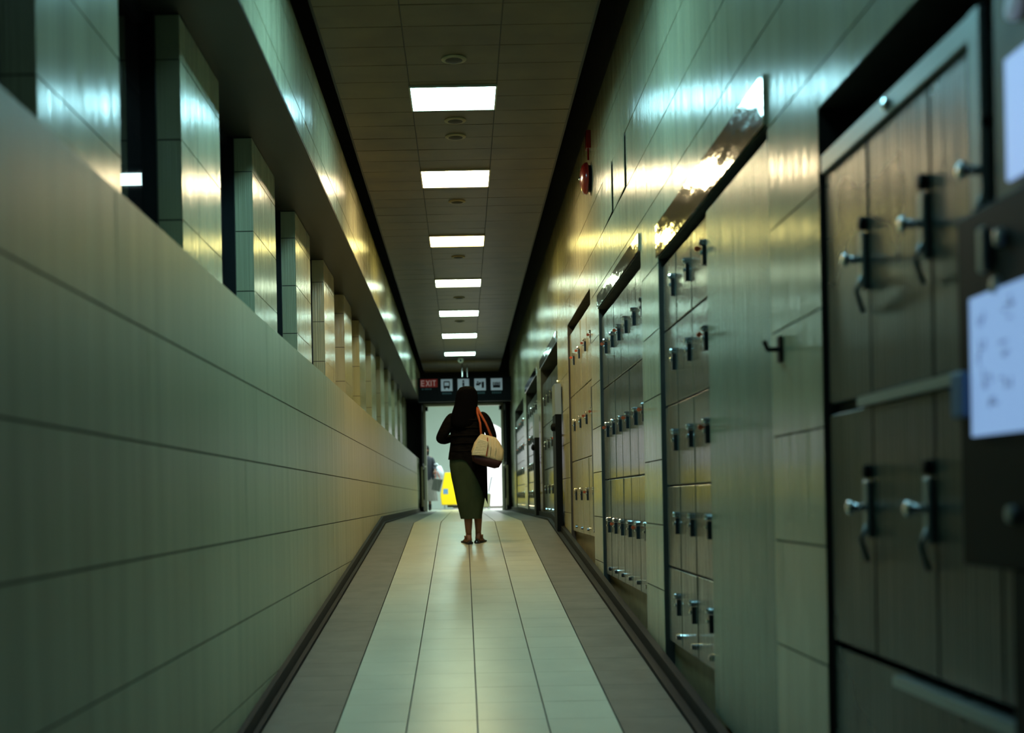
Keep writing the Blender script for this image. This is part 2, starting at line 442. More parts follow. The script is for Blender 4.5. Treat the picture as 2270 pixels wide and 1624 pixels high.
for i, (ly, ll) in enumerate([(.92, .56), (3.64, .56), (6.36, .56)] + LY):
    warm = (i == 4)
    if i < 3: lab = ('square ceiling light right above the camera position', 'square ceiling light overhead, one bay ahead of the camera', 'square ceiling light overhead, just before the nearest panel in view')[i]
    elif warm: lab = 'warm ceiling light with an orange glow, second lit panel along the corridor'
    else: lab = f'white square ceiling light, {order[i - 3]} of the seven panels in view along the corridor'
    t = thing('ceiling_light', (-.02, ly, CEIL), lab, 'ceiling light', 'recessed ceiling lights along the corridor')
    f = MB(); wd = .305
    for a in ((-wd - .012, -wd, -ll / 2 - .012, ll / 2 + .012), (wd, wd + .012, -ll / 2 - .012, ll / 2 + .012), (-wd, wd, -ll / 2 - .012, -ll / 2), (-wd, wd, ll / 2, ll / 2 + .012)):
        f.box(a[0] - .02, a[1] - .02, ly + a[2], ly + a[3], CEIL - .012, CEIL + .06)
    f.build('frame', M['lamp_frame'], t)
    MB().box(-wd - .02, wd - .02, ly - ll / 2, ly + ll / 2, CEIL - .006, CEIL + .012).build('diffuser', M[f'lamp_{i}'], t)
    MB().box(-wd - .02, wd - .02, ly - ll / 2, ly + ll / 2, CEIL + .05, CEIL + .06).build('housing', M['speaker'], t)
for i, sy in enumerate([9.62, 8.28, 10.05, 12.25, 15.05, 18.1, 20.5]):
    lab = ['dark round fitting on the ceiling just in front of the nearest light', 'small dark slot fitting behind the nearest ceiling light', 'dark ceiling fitting between the two nearest lights', 'small dark ceiling fitting beyond the warm light', 'dark ceiling fitting beyond the third light', 'dark ceiling fitting beyond the fourth light', 'dark ceiling fitting beyond the fifth light'][i]
    t = thing('ceiling_speaker', (-.01, sy, CEIL), lab, 'ceiling fitting', 'round fittings on the ceiling')
    MB().lathe((-.01, sy, CEIL), (0, 0, -1), [(.02, -.002), (.085, -.002), (.085, .006), (.07, .012), (.06, .012)], 24).build('rim', M['plinth'], t)
    MB().lathe((-.01, sy, CEIL), (0, 0, -1), [(.059, .004), (.058, .013), (.03, .02), (.005, .022)], 20).build('grille', M['speaker'], t)

# end walls of the closed shell
struct('wall_near', MB().box(-3.4, 1.85, -2.1, -2, -.6, Zr(3.9)), M['outer'])

# ------------------------------------------------------------------ locker banks
def lock(door, xf, y, z, key, big=False):
    MB().box(xf - .017, xf, y - .016, y + .016, z - .085, z).build('coin_plate', M['lockp'], door)
    c = MB().lathe((xf, y, z + .018), (-1, 0, 0), [(.016, 0), (.016, .020), (.012, .028), (.005, .031)], 12)
    c.lathe((xf - .017, y, z - .028), (-1, 0, 0), [(.011, 0), (.011, .008), (.004, .012)], 10)
    c.build('lock_cylinder', M['chrome'], door)
    if key:
        k = MB().box(xf - .030, xf - .0175, y - .002, y + .002, z - .014, z - .006)
        k.lathe((xf - .038, y - .003, z - .010), (0, 1, 0), [(.012, 0), (.012, .006)], 12)
        k.build('key', M['key'], door)

def bank(y0, y1, ncol, rows, xf, dm, label, blank=0.0, key_p=.35, trim=None, gap_top=.0, pl_top=None, panel=None):
    mid = (y0 + y1) / 2; fz = floor_z(mid)
    t = thing('locker_bank', (xf + .3, mid, floor_z(y0)), label, 'lockers', 'banks of luggage lockers in the right wall')
    a, b = y0 + .006, y1 - .012
    MB().box(xf + .022, 1.72, a, b, rows[-1], rows[0]).build('cabinet', M['black'], t)
    pl = MB().prism([(a, floor_z(a) + .002), (b, floor_z(b) + .002), (b, rows[-1] - .002), (a, rows[-1] - .002)], xf + .03, 1.7)
    pl.build('plinth', M['plinth'], t)
    ya = a
    if blank:
        p = above_floor([(a, -1), (a + blank - .006, -1), (a + blank - .006, rows[0]), (a, rows[0])], .09)
        MB().prism(p, xf - .012, xf + .020).build('blank_panel', M['blank'], t)
        MB().box(xf - .003, xf + .02, a + blank - .005, a + blank + .012, rows[-1], rows[0]).build('edge_strip', M['lockp'], t)
        ya = a + blank + .014
    cw = (b - ya) / ncol
    for r in range(len(rows) - 1):
        for c in range(ncol):
            p0, p1 = ya + c * cw, ya + (c + 1) * cw
            zt, zb = rows[r] - .005, rows[r + 1] + .005
            d = MB().box(xf, xf + .02, p0 + .010, p1 - .010, zb, zt).build('locker_door', dm, t, bevel=.003)
            lock(d, xf, p0 + .075, (zt + zb) / 2 + .05, random.random() < key_p)
            d.rotation_euler = (0, random.uniform(-.004, .004), random.uniform(-.006, .006))
    # small floor bolts at the foot of each bottom door
    for c in range(ncol):
        p0 = ya + c * cw + .075
        q = MB().lathe((xf - .001, p0, rows[-1] + .06), (-1, 0, 0), [(.016, 0), (.014, .02)], 10)
        q.build('foot_lock', M['chrome'], t)
    if trim:
        MB().box(XR - .014, XR - .001, a, b, trim[0], trim[1]).build('header_trim', M['steel'], t, bevel=.002)
    if panel:
        MB().box(xf - .02, xf - .001, a, a + panel[0], panel[1], panel[2]).build('coin_panel', M['lockp'], t)
    return t

XFB = 1.142
def rws(l): return [Zr(v) for v in l]
bank(4.45, 6.96, 3, rws([1.285, .91, .49, .05, -.40, -.82]), XFB, M['door_steel'], 'grey steel lockers in five rows beside a wide blank green panel', blank=1.18, trim=(Zr(1.33), Zr(1.515)), key_p=.4)
bank(7.62, 9.99, 6, rws([1.44, .86, .13, -.63]), XFB, M['door_steel'], 'bank of six tall grey lockers across in three rows under a steel header', trim=(Zr(1.51), Zr(1.62)), key_p=.4)
bank(10.62, 12.95, 4, rws([1.69, 1.03, .36, -.36]), XFB, M['door_warm_tint'], 'bank of lockers four across, tinted yellow under the warm light', key_p=.6, panel=(.10, Zr(-.3), Zr(.95)))
bank(14.35, 17.5, 5, rws([1.58, .98, .38, -.22]), XFB, M['door_steel'], 'bank of lockers just beyond the yellow tinted bank, under a shiny header', trim=(Zr(1.80), Zr(1.93)), key_p=.3)
bank(18.35, 21.6, 6, rws([1.60, 1.15, .70, .25, -.2]), XFB, M['door_steel'], 'second farthest bank of lockers, behind the farther dark payment pillar', trim=(Zr(1.82), Zr(1.94)), key_p=.2)
bank(22.5, 26.2, 6, rws([1.60, 1.15, .70, .25, -.2]), XFB, M['door_steel'], 'farthest bank of lockers, closest to the open doors', key_p=.2)

# dark payment pillars standing at two far banks
for y, zt, lab in ((13.72, .98, 'dark payment pillar against the pier beyond the yellow tinted lockers'), (17.72, .92, 'narrower looking farther dark payment pillar by the far lockers')):
    fz = floor_z(y)
    t = thing('payment_terminal', (1.06, y, floor_z(y)), lab, 'payment terminal', 'slim dark payment pillars along the lockers')
    p = MB().prism([(y, floor_z(y) + .025), (y + .42, floor_z(y + .42) + .025), (y + .42, Zr(zt) - .06), (y, Zr(zt) - .06)], 1.035, XR - .016); p.build('column', M['black'], t)
    MB().box(1.035, XR - .016, y, y + .42, Zr(zt) - .059, Zr(zt) + .28).build('display_head', M['rail'], t)
    MB().lathe((1.034, y + .1, Zr(zt) - .2), (-1, 0, 0), [(.045, 0), (.045, .03), (.02, .045)], 14).build('button', M['black'], t)

# large dark steel luggage locker unit at the near right
t = thing('luggage_locker', (1.45, 2.4, floor_z(2.0)), 'large dark steel luggage locker with chrome T-handles nearest the camera', 'lockers')
xf = 1.132
MB().box(xf + .025, 1.72, .7, 3.815, Zr(-.46), Zr(.985)).build('cabinet', M['black'], t)
DB = [3.80, 3.405, 2.955, 2.60, 2.2, 1.7, 1.2, .72]
for r, (zb, zt) in enumerate(((.27, .975), (-.455, .235))):
    for i in range(len(DB) - 1):
        if r == 0 and DB[i] < 2.65: continue
        d = MB().box(xf, xf + .024, DB[i + 1] + .004, DB[i] - .004, Zr(zb), Zr(zt)).build('locker_door', M['big_steel'], t, bevel=.004)
        y = DB[i + 1] + .035; z = Zr((zb + zt) / 2 + (.0 if r == 0 else -.02)) + (.06 if r == 0 else 0)
        if r == 0: z = Zr(.645 if i < 2 else .68)
        else: z = Zr(-.045)
        if r == 1 and y < 2.9: continue
        MB().box(xf - .014, xf - .0005, y - .018, y + .022, z - .085, z + .075).build('lock_plate', M['rail'], d, bevel=.004)
        hd = MB().tube([(xf - .012, y, z), (xf - .046, y, z)], .011, 10)
        hd.lathe((xf - .046, y, z), (-1, 0, 0), [(.012, 0), (.02, .004), (.02, .014), (.012, .019)], 14)
        hd.build('handle', M['chrome'], d, smooth=True)
        MB().lathe((xf - .0005, y, z + .10), (-1, 0, 0), [(.02, 0), (.018, .016), (.006, .018)], 12).build('lock_cylinder', M['black'], d)
        if r == 0 or i < 3:
            c = MB().tube([(xf - .012, y - .004, z - .05), (xf - .03, y - .008, z - .09), (xf - .012, y - .012, z - .15)], .008, 8)
            c.build('key_chain', M['rail'], d, smooth=True)
MB().box(xf - .013, xf - .001, 2.68, 3.80, Zr(.976), Zr(1.035)).build('top_rail', M['rail'], t, bevel=.004)
MB().lathe((xf - .0135, 3.21, Zr(1.004)), (-1, 0, 0), [(.018, 0), (.015, .008), (.004, .012)], 12).build('bolt', M['chrome'], t)
MB().box(xf - .02, xf - .001, 2.62, 2.68, Zr(.50), Zr(1.03)).build('edge_post', M['rail'], t, bevel=.003)
MB().box(xf - .012, xf - .001, 2.65, 3.5, Zr(.238), Zr(.266)).build('shelf_edge', M['rail'], t)
MB().prism([(.72, floor_z(.72) + .1), (3.815, floor_z(3.8) + .1), (3.815, Zr(-.475)), (.72, Zr(-.475))], xf + .005, 1.7).build('plinth', M['big_steel'], t)
MB().box(xf - .03, xf - .001, .75, 3.2, Zr(-.505), Zr(-.478)).build('kick_rail', M['rail'], t)
# dark panels at the back of the niche over the unit
for i in range(4):
    MB().box(1.55, 1.575, 1.0 + .72 * i, 1.70 + .72 * i, Zr(.99), Zr(1.18)).build('back_panel', M['lockp'], t)

# payment unit in front of it
t = thing('payment_machine', (1.1, 2.4, floor_z(2.4)), 'black payment machine with pale blue notice and lit screen at right edge', 'payment machine')
MB().box(1.06, 1.117, 1.75, 2.63, Zr(-.16), Zr(.571)).build('body', M['black'], t, bevel=.006)
MB().prism([(1.75, floor_z(1.75) + .02), (2.40, floor_z(2.4) + .02), (2.40, Zr(-.161)), (1.75, Zr(-.161))], 1.064, 1.117).build('pedestal', M['black'], t)
MB().box(1.085, 1.117, 1.75, 2.49, Zr(.572), Zr(.99)).build('screen_housing', M['plinth'], t, bevel=.004)
MB().box(1.075, 1.0845, 1.8, 2.42, Zr(.60), Zr(.84)).build('screen', M['screen'], t, bevel=.003)
MB().lathe((1.084, 2.38, Zr(.93)), (-1, 0, 0), [(.028, 0), (.026, .012), (.01, .014)], 16).build('indicator_lamp', M['sign_white'], t)
for (y, z, r) in ((2.41, .49, .018), (2.43, .40, .018), (2.38, -.05, .018)):
    MB().lathe((1.059, y, Zr(z)), (-1, 0, 0), [(r, 0), (r * .9, .01), (r * .3, .012)], 14).build('button', M['rail'], t)
MB().box(1.045, 1.059, 2.465, 2.495, Zr(.48) - .045, Zr(.48) + .045).build('coin_slot', M['rail'], t, bevel=.004)
pn = MB().box(1.052, 1.058, 1.8, 2.55, Zr(.108), Zr(.392)).build('notice', M['backlit'], t)
g = MB()
rr = random.Random(3)
for (yc, zc, n) in ((2.50, .335, 3), (2.37, .345, 6), (2.49, .275, 5), (2.38, .27, 7), (2.47, .215, 6), (2.38, .215, 4), (2.44, .175, 6)):
    for k in range(n):
        y = yc + rr.uniform(-.022, .022); z = zc + rr.uniform(-.018, .018)
        if rr.random() < .5: g.box(1.0505, 1.0515, y - .003, y + .003, Zr(z) - .010, Zr(z) + .010)
        else: g.box(1.0505, 1.0515, y - .010, y + .010, Zr(z) - .0025, Zr(z) + .0025)
tag(g.build('print', M['ink'], pn), kind='stuff')
MB().box(1.04, 1.0585, 2.565, 2.628, Zr(.15), Zr(.245)).build('side_pocket', M['blue_label'], t, bevel=.004)

# small dark wall hook on the first pier
t = thing('wall_bracket', (XR, 4.32, Zr(.53)), 'small dark bracket on the tiled pier beside the blank green panel', 'bracket')
MB().box(XR - .012, XR - .0005, 4.29, 4.33, Zr(.455), Zr(.545)).build('plate', M['black'], t)
MB().tube([(XR - .012, 4.31, Zr(.50)), (XR - .05, 4.31, Zr(.50)), (XR - .06, 4.31, Zr(.53))], .009, 8).build('hook', M['black'], t)
MB().lathe((XR - .0005, 3.86, Zr(1.13)), (-1, 0, 0), [(.014, 0), (.012, .008), (.004, .01)], 12)

# fire bell
by, bz = 10.38, Zr(2.67)
t = thing('fire_bell', (XR, by, bz), 'dark red round alarm bell high on the right wall', 'alarm bell')
MB().lathe((XR - .001, by, bz), (-1, 0, 0), [(.11, 0), (.11, .022), (.06, .03)], 24).build('back_box', M['black'], t)
MB().lathe((XR - .028, by, bz), (-1, 0, 0), [(.133, 0), (.135, .012), (.128, .03), (.10, .05), (.05, .062), (.012, .064)], 28).build('gong', M['red'], t, smooth=True)
MB().lathe((XR - .092, by, bz), (-1, 0, 0), [(.016, 0), (.014, .01), (.004, .012)], 12).build('nut', M['chrome'], t)
t = thing('alarm_box', (XR, 10.36, Zr(3.0)), 'narrow dark red box mounted above the alarm bell', 'junction box')
MB().box(XR - .04, XR - .0005, 10.31, 10.41, Zr(2.91), Zr(3.06)).build('box', M['red'], t, bevel=.004)
MB().tube([(XR - .02, 10.36, Zr(2.82)), (XR - .02, 10.36, Zr(2.91))], .009, 8).build('conduit', M['red'], t)

# ------------------------------------------------------------------ overhead sign
sy = 27.0
t = thing('overhead_sign', (0.08, sy, Zr(2.14)), 'black hanging sign with a red exit panel and four white pictograms', 'sign')
MB().box(-.95, 1.085, sy, sy + .16, Zr(2.13), Zr(2.66)).build('sign_box', M['sign_black'], t)
for x in (.02, .13): MB().tube([(x, sy + .08, Zr(2.66)), (x, sy + .08, CEIL + .0)], .012, 8).build('hanger', M['chrome'], t)
f_ = sy - .006
red = MB().box(-.90, -.525, f_, sy - .0005, Zr(2.45), Zr(2.625)).build('exit_panel', M['sign_red'], t)
L = MB()
def st(mb, x0, z0, x1, z1, wd=.017):
    d = Vector((x1 - x0, 0, z1 - z0)); n = Vector((-d.z, 0, d.x)).normalized() * wd / 2
    mb.prism([(x0 + n.x, z0 + n.z), (x1 + n.x, z1 + n.z), (x1 - n.x, z1 - n.z), (x0 - n.x, z0 - n.z)], f_ - .004, f_ - .0005, 'y')
zb, zt = Zr(2.475), Zr(2.60); x = -.875; lw = .062
st(L, x, zb, x, zt); [st(L, x, q, x + lw, q) for q in (zb + .008, (zb + zt) / 2, zt - .008)]
x = -.775; st(L, x, zb, x + .075, zt); st(L, x, zt, x + .075, zb)
x = -.665; st(L, x, zb, x, zt)
x = -.635; st(L, x, zt - .008, x + .075, zt - .008); st(L, x + .0375, zb, x + .0375, zt)
L.build('exit_lettering', M['sign_letter'], red)
tx = MB()
for i, wd in enumerate((.03, .014, .03, .026, .02, .034)): tx.box(-.87 + i * .036, -.87 + i * .036 + wd * .8, f_, sy - .0005, Zr(2.395), Zr(2.425))
tag(tx.build('small_print', M['sign_text'], t), kind='stuff')
for i, xc in enumerate((-.325, .04, .405, .765)):
    z0, z1 = Zr(2.36), Zr(2.62)
    p = MB().box(xc - .125, xc + .125, f_, sy - .0005, z0, z1).build('pictogram_panel', M['sign_white'], t)
    g = MB(); zc = (z0 + z1) / 2
    def gb(a, b, c, d): g.box(xc + a, xc + b, f_ - .004, f_ - .0005, zc + c, zc + d)
    if i == 0:      # bus front
        gb(-.065, .065, .06, .085); gb(-.07, -.05, -.06, .06); gb(.05, .07, -.06, .06); gb(-.05, .05, -.06, -.015); gb(-.055, -.03, -.09, -.06); gb(.03, .055, -.09, -.06)
    elif i == 1:    # standing figure
        g.lathe((xc, f_ - .0005, zc + .08), (0, -1, 0), [(.022, 0), (.022, .0035)], 14); gb(-.022, .022, -.02, .05); gb(-.02, -.003, -.10, -.02); gb(.003, .02, -.10, -.02)
    elif i == 2:    # seated figure and door
        g.lathe((xc - .05, f_ - .0005, zc + .055), (0, -1, 0), [(.018, 0), (.018, .0035)], 12); gb(-.085, -.01, -.02, .03); gb(-.02, .02, .005, .05); gb(.035, .085, -.075, .06)
    else:           # vehicle / lift box with three heads
        gb(-.08, .08, -.075, -.02); gb(-.08, -.06, -.02, .05); gb(.06, .08, -.02, .05); gb(-.045, -.02, -.02, .045); gb(-.01, .012, -.02, .05); gb(.022, .047, -.02, .045)
    g.build('pictogram', M['sign_black'], p)
    tx = MB()
    for k in range(5): tx.box(xc - .1 + k * .042, xc - .07 + k * .042, f_, sy - .0005, Zr(2.29), Zr(2.325))
    tag(tx.build('caption', M['sign_text'], t), kind='stuff')
# small security camera under the last lamp
t = thing('security_camera', (-.01, 25.75, CEIL), 'small pale security camera hanging just beyond the farthest ceiling light', 'camera')
MB().box(-.06, .04, 25.70, 25.80, CEIL - .03, CEIL - .001).build('mount', M['lamp_frame'], t)
MB().lathe((-.01, 25.75, CEIL - .03), (0, 0, -1), [(.06, 0), (.065, .04), (.05, .075), (.02, .09)], 18).build('dome', M['alu'], t, smooth=True)
MB().lathe((-.01, 25.69, CEIL - .075), (0, -1, 0), [(.025, 0), (.025, .02), (.01, .022)], 12).build('lens', M['black'], t)

# ------------------------------------------------------------------ end wall, doors
HEAD = Zr(2.225)
wf = MB()
wf.box(-3.4, -.905, DOOR_Y, DOOR_Y + .12, -.5, Zr(3.9)); wf.box(.955, 1.85, DOOR_Y, DOOR_Y + .12, -.5, Zr(3.9)); wf.box(-.905, .955, DOOR_Y, DOOR_Y + .12, HEAD, Zr(3.9))
wfo = struct('wall_far', wf, M['void'])
df = MB()
df.box(-.904, -.845, DOOR_Y - .03, DOOR_Y + .14, ZL + .003, HEAD - .001); df.box(.90, .954, DOOR_Y - .03, DOOR_Y + .14, ZL + .003, HEAD - .001); df.box(-.845, .90, DOOR_Y - .03, DOOR_Y + .14, HEAD - .06, HEAD - .001)
struct('trim_4', df, M['alu'])
for i, (xs, sgn) in enumerate(((-.925, 1), (.99, -1))):
    ya, yb = DOOR_Y - .95, DOOR_Y - .05; z0, z1 = ZL + .025, HEAD - .07
    d = MB()
    x0, x1 = xs - .02, xs + .02
    d.box(x0, x1, ya, ya + .09, z0, z1); d.box(x0, x1, yb - .09, yb, z0, z1); d.box(x0, x1, ya + .09, yb - .09, z0, z0 + .25); d.box(x0, x1, ya + .09, yb - .09, z1 - .12, z1); d.box(x0, x1, ya + .09, yb - .09, z0 + .95, z0 + 1.08)
    do = struct(f'door_{i + 1}', d, M['black'])
    MB().box(xs - .005, xs + .005, ya + .09, yb - .09, z0 + .25, z0 + .95).build('pane', M['glass'], do)
    MB().box(xs - .005, xs + .005, ya + .09, yb - .09, z0 + 1.08, z1 - .12).build('pane', M['glass'], do)
    xx = xs + sgn * .05
    MB().tube([(xx, ya + .12, z0 + 1.015), (xx, yb - .12, z0 + 1.015)], .016, 8).build('push_bar', M['alu'], do)
    MB().box(x0 - .003, x1 + .003, ya - .006, ya - .0005, z0 + .1, z0 + 1.0).build('edge_plate', M['plinth'], do)
    MB().box(xs + sgn * .10 - .03, xs + sgn * .10 + .03, DOOR_Y - .09, DOOR_Y - .031, HEAD - .17, HEAD - .07).build('door_closer', M['black'], do)

# ------------------------------------------------------------------ hall beyond
HY = 36.5
struct('floor_hall', MB().box(-5, 6, DOOR_Y + .1, HY + 5, ZL - .1, ZL), M['hall_floor'])
hw = MB(); cx, rad, spring = .60, .92, Zr(1.34)
N = 24
arch = [(cx + rad, ZL)] + [(cx + rad * math.cos(PI * k / N), spring + rad * math.sin(PI * k / N)) for k in range(N + 1)] + [(cx - rad, ZL)]
top = Zr(5.0)
hw.box(-5, cx - rad, HY, HY + .3, ZL, top); hw.box(cx + rad, 6, HY, HY + .3, ZL, top)
for k in range(N):
    p, q = arch[k + 1], arch[k + 2]
    hw.prism([(p[0], p[1]), (q[0], q[1]), (q[0], top), (p[0], top)], HY, HY + .3, 'y')
struct('wall_hall', hw, M['hall_wall'])
struct('wall_hall_left', MB().box(-5.1, -5, DOOR_Y + .12, HY, ZL, top), M['hall_wall'])
struct('wall_hall_right', MB().box(6, 6.1, DOOR_Y + .12, HY, ZL, top), M['hall_wall'])
struct('ceiling_hall', MB().box(-5.1, 6.1, DOOR_Y + .12, HY + .3, top, top + .1), M['hall_wall'])
struct('wall_hall_near', MB().box(-5.1, -3.4, DOOR_Y, DOOR_Y + .12, ZL, top).box(1.85, 6.1, DOOR_Y, DOOR_Y + .12, ZL, top).box(-3.4, 1.85, DOOR_Y, DOOR_Y + .12, Zr(3.9), top), M['hall_wall'])
struct('trim_5', MB().box(cx - rad, cx + rad, HY - .05, HY + .35, ZL + .002, ZL + .05), M['plinth'])

# yellow cart behind the walking woman
cy = 33.6
t = thing('service_cart', (0.02, cy, ZL), 'bright yellow service cart on short metal legs beyond the doors', 'cart')
MB().prism([(-.60, ZL + .12), (.55, ZL + .12), (.46, ZL + 1.0), (-.50, ZL + 1.0), (-.63, ZL + .38)], cy - .3, cy + .3, 'y').build('body', M['yellow'], t, bevel=.02)
MB().box(-.45, .45, cy - .26, cy + .26, ZL + .06, ZL + .115).build('base', M['black'], t)
for x in (-.52, .45):
    for yy in (-.27, .27): MB().tube([(x, cy + yy, ZL), (x, cy + yy, ZL + .12)], .022, 8).build('leg', M['chrome'], t)
MB().tube([(-.3, cy + .2, ZL + 1.0), (-.3, cy + .2, ZL + 1.12), (.4, cy + .2, ZL + 1.12), (.4, cy + .2, ZL + 1.0)], .015, 8).build('handle', M['grey_metal'], t)
MB().box(-.55, -.42, cy - .306, cy - .3005, ZL + .42, ZL + .56).build('blue_label', M['blue_label'], t)
# bin with dustpan handle to its right
by = 33.0
t = thing('mop_bucket', (.62, by, ZL), 'tan bucket with a slanted grey handle right of the yellow cart', 'bucket')
MB().loft([[(.60 + r * math.cos(2 * PI * k / 16), by + r * math.sin(2 * PI * k / 16), z) for k in range(16)] for r, z in ((.10, ZL + .06), (.13, ZL + .4), (.125, ZL + .4), (.095, ZL + .1))]).build('bucket', M['tan_plastic'], t, smooth=False)
for a in range(4): MB().ell((.60 + .09 * math.cos(a * PI / 2 + .7), by + .09 * math.sin(a * PI / 2 + .7), ZL + .03), (.03, .03, .03), 10, 6).build('caster', M['chrome'], t)
MB().tube([(.62, by, ZL + .25), (.76, by, ZL + .86)], .02, 8).build('mop_handle', M['grey_metal'], t)
MB().ell((.63, by, ZL + .42), (.07, .05, .05), 12, 7).build('mop_head', M['white_cloth'], t)

# ------------------------------------------------------------------ people
def hand(mb, wrist, dirv, palm_n, side=1, s=1.0):
    """palm and five fingers grown from the wrist; dirv along the fingers, palm_n out of the palm"""
    d = Vector(dirv).normalized(); n = Vector(palm_n).normalized(); l = d.cross(n).normalized() * side; wv = Vector(wrist)
    V, E, R = [wv, wv + d * .045 * s, wv + d * .085 * s], [(0, 1), (1, 2)], [(.022 * s, .018 * s), (.032 * s, .016 * s), (.034 * s, .014 * s)]
    mb.sk([tuple(v) for v in V], E, R, 0, 1)
    for off, ln in ((-.027, .066), (-.009, .076), (.009, .072), (.026, .056)):
        a = wv + d * .075 * s + l * off * s
        pts = [a, a + d * ln * .5 * s + n * .006 * s, a + d * ln * .78 * s + n * .026 * s, a + d * ln * .86 * s + n * .046 * s]
        mb.sk([tuple(p) for p in pts], [(0, 1), (1, 2), (2, 3)], [.009 * s, .0085 * s, .008 * s, .006 * s], 0, 1)
    a = wv + d * .03 * s - l * .02 * s
    pts = [a, a - l * .022 * s + d * .025 * s + n * .012 * s, a - l * .026 * s + d * .055 * s + n * .026 * s]
    mb.sk([tuple(p) for p in pts], [(0, 1), (1, 2)], [.012 * s, .010 * s, .007 * s], 0, 1)

def head(mb, c, s=1.0, yaw=0.0):
    """skull with brow, eyes, nose, mouth, chin and ears facing +y (before yaw)"""
    h = MB()
    n, m = 20, 14; rings = []
    for j in range(m + 1):
        t = PI * (j + .03) / (m + .06); z = -.115 * math.cos(t)
        ring = []
        for k in range(n):
            a = 2 * PI * k / n; x = .074 * math.sin(t) * math.cos(a); y = .092 * math.sin(t) * math.sin(a)
            if z < -.02: q = (-.02 - z) / .095; x *= 1 - .30 * q; y = y * (1 - .12 * q) + .012 * q
            ring.append((x, y, z))
        rings.append(ring)
    h.loft(rings)
    h.loft([[(x * .9, y, z) for x, z in ((-.006, .012), (.006, .012), (.015, -.03), (-.015, -.03))] for y in (.078,)] + [[(-.003, .098, .006), (.003, .098, .006), (.010, .112, -.028), (-.010, .112, -.028)]])
    for sx in (-1, 1):
        h.ell((sx * .030, .082, .008), (.013, .008, .008), 10, 6)
        h.ell((sx * .076, -.004, -.005), (.008, .018, .030), 10, 7)
    h.ell((0, .083, -.058), (.024, .010, .009), 10, 6)
    cc, ss = math.cos(yaw), math.sin(yaw)
    mb.add([(c[0] + s * (p[0] * cc - p[1] * ss), c[1] + s * (p[0] * ss + p[1] * cc), c[2] + s * p[2]) for p in h.v], h.f)

def ering(cx, cy, z, rx, ry, n=28, fn=None):
    out = []
    for k in range(n):
        a = 2 * PI * k / n; q = fn(a) if fn else 1.0
        out.append((cx + rx * q * math.cos(a), cy + ry * q * math.sin(a), z))
    return out

# --- the woman walking away up the ramp
WY = 12.92; W0 = Vector((0.045, WY, floor_z(WY)))
def T(mb): mb.v = [tuple(Vector(p) + W0) for p in mb.v]; return mb
wm = thing('person', W0, 'woman walking away in a dark jacket and long olive skirt', 'person')
b = MB()
V = [(.01, .0, .90), (.01, 0, 1.05), (.01, .0, 1.22), (.01, .0, 1.34), (.01, .01, 1.43),      # 0-4 pelvis..neck
     (-.13, 0, 1.325), (-.275, -.01, 1.10), (-.135, .22, 1.13),                                  # 5-7 left arm
     (.155, 0, 1.335), (.255, -.02, 1.11), (.235, .20, 1.05),                                     # 8-10 right arm
     (-.075, 0, .83), (-.015, .02, .47), (.0, -.005, .085),                                       # 11-13 left leg
     (.105, 0, .83), (.10, .02, .47), (.102, .05, .10)]                                           # 14-16 right leg
E_ = [(0, 1), (1, 2), (2, 3), (3, 4), (3, 5), (5, 6), (6, 7), (3, 8), (8, 9), (9, 10), (0, 11), (11, 12), (12, 13), (0, 14), (14, 15), (15, 16)]
R_ = [(.15, .11), (.125, .09), (.14, .095), (.09, .07), .05, .048, .038, .026, .048, .038, .026, (.085, .085), .055, .032, (.085, .085), .055, .032]
b.sk(V, E_, R_, 0, 2)
# calves, feet
for an, tdir in (((.0, -.005, .085), Vector((-.30, 1, 0)).normalized()), ((.102, .05, .10), Vector((.34, 1, 0)).normalized())):
    a = Vector(an); cz = a.z
    b.sk([tuple(a + Vector((0, -.012, .24))), tuple(a + Vector((0, -.018, .18))), tuple(a)], [(0, 1), (1, 2)], [.045, .048, .03], 0, 1)
    hl_ = a - tdir * .035; hl_.z = a.z - .055; bl_ = a + tdir * .12; bl_.z = .022 ; tp = a + tdir * .175; tp.z = .016
    b.sk([tuple(a), tuple(hl_), tuple(bl_), tuple(tp)], [(0, 1), (1, 2), (2, 3), (0, 2)], [.032, .03, (.038, .018), (.03, .012)], 0, 1)
head(b, (.01, .02, 1.525), 1.0, .08)
hand(b, (-.135, .225, 1.13), (.4, .8, .35), (0.2, -.3, 1), 1, .95)
hand(b, (.235, .205, 1.05), (-.25, .9, -.1), (-1, 0, .2), -1, .95)
T(b).build('body', M['skin'], wm, smooth=True)
# jacket
j = MB(); rings = []
hem = lambda a: .885 - .46 * max(0.0, math.cos(a) * .85 + .18) ** 1.3
NR = 30
prof = [(1.40, .075, .07, .012), (1.375, .13, .085, .012), (1.34, .178, .105, .012), (1.27, .188, .125, .01), (1.18, .178, .128, .008), (1.08, .178, .125, .005), (.98, .188, .128, .004)]
for z, rx, ry, cx_ in prof: rings.append(ering(cx_, 0, z, rx, ry, NR, lambda a, z=z: 1 + .012 * math.sin(z * 150)))
for q in (.33, .66, 1.0):
    r = []
    for k in range(NR):
        a = 2 * PI * k / NR; z = .98 + (hem(a) - .98) * q
        fall = max(0, .88 - z)
        r.append((.008 + (.196 + .012 * q - fall * .02) * math.cos(a) + fall * .0, (.132 + .01 * q) * math.sin(a), z))
    rings.append(r)
j.loft(rings, caps=False)
j.sk([(-.10, 0, 1.335), (-.165, 0, 1.30), (-.235, -.005, 1.18), (-.285, -.012, 1.095), (-.22, .10, 1.10), (-.145, .20, 1.125)], [(i, i + 1) for i in range(5)], [.075, .078, .064, .06, .052, .042], 0, 2)
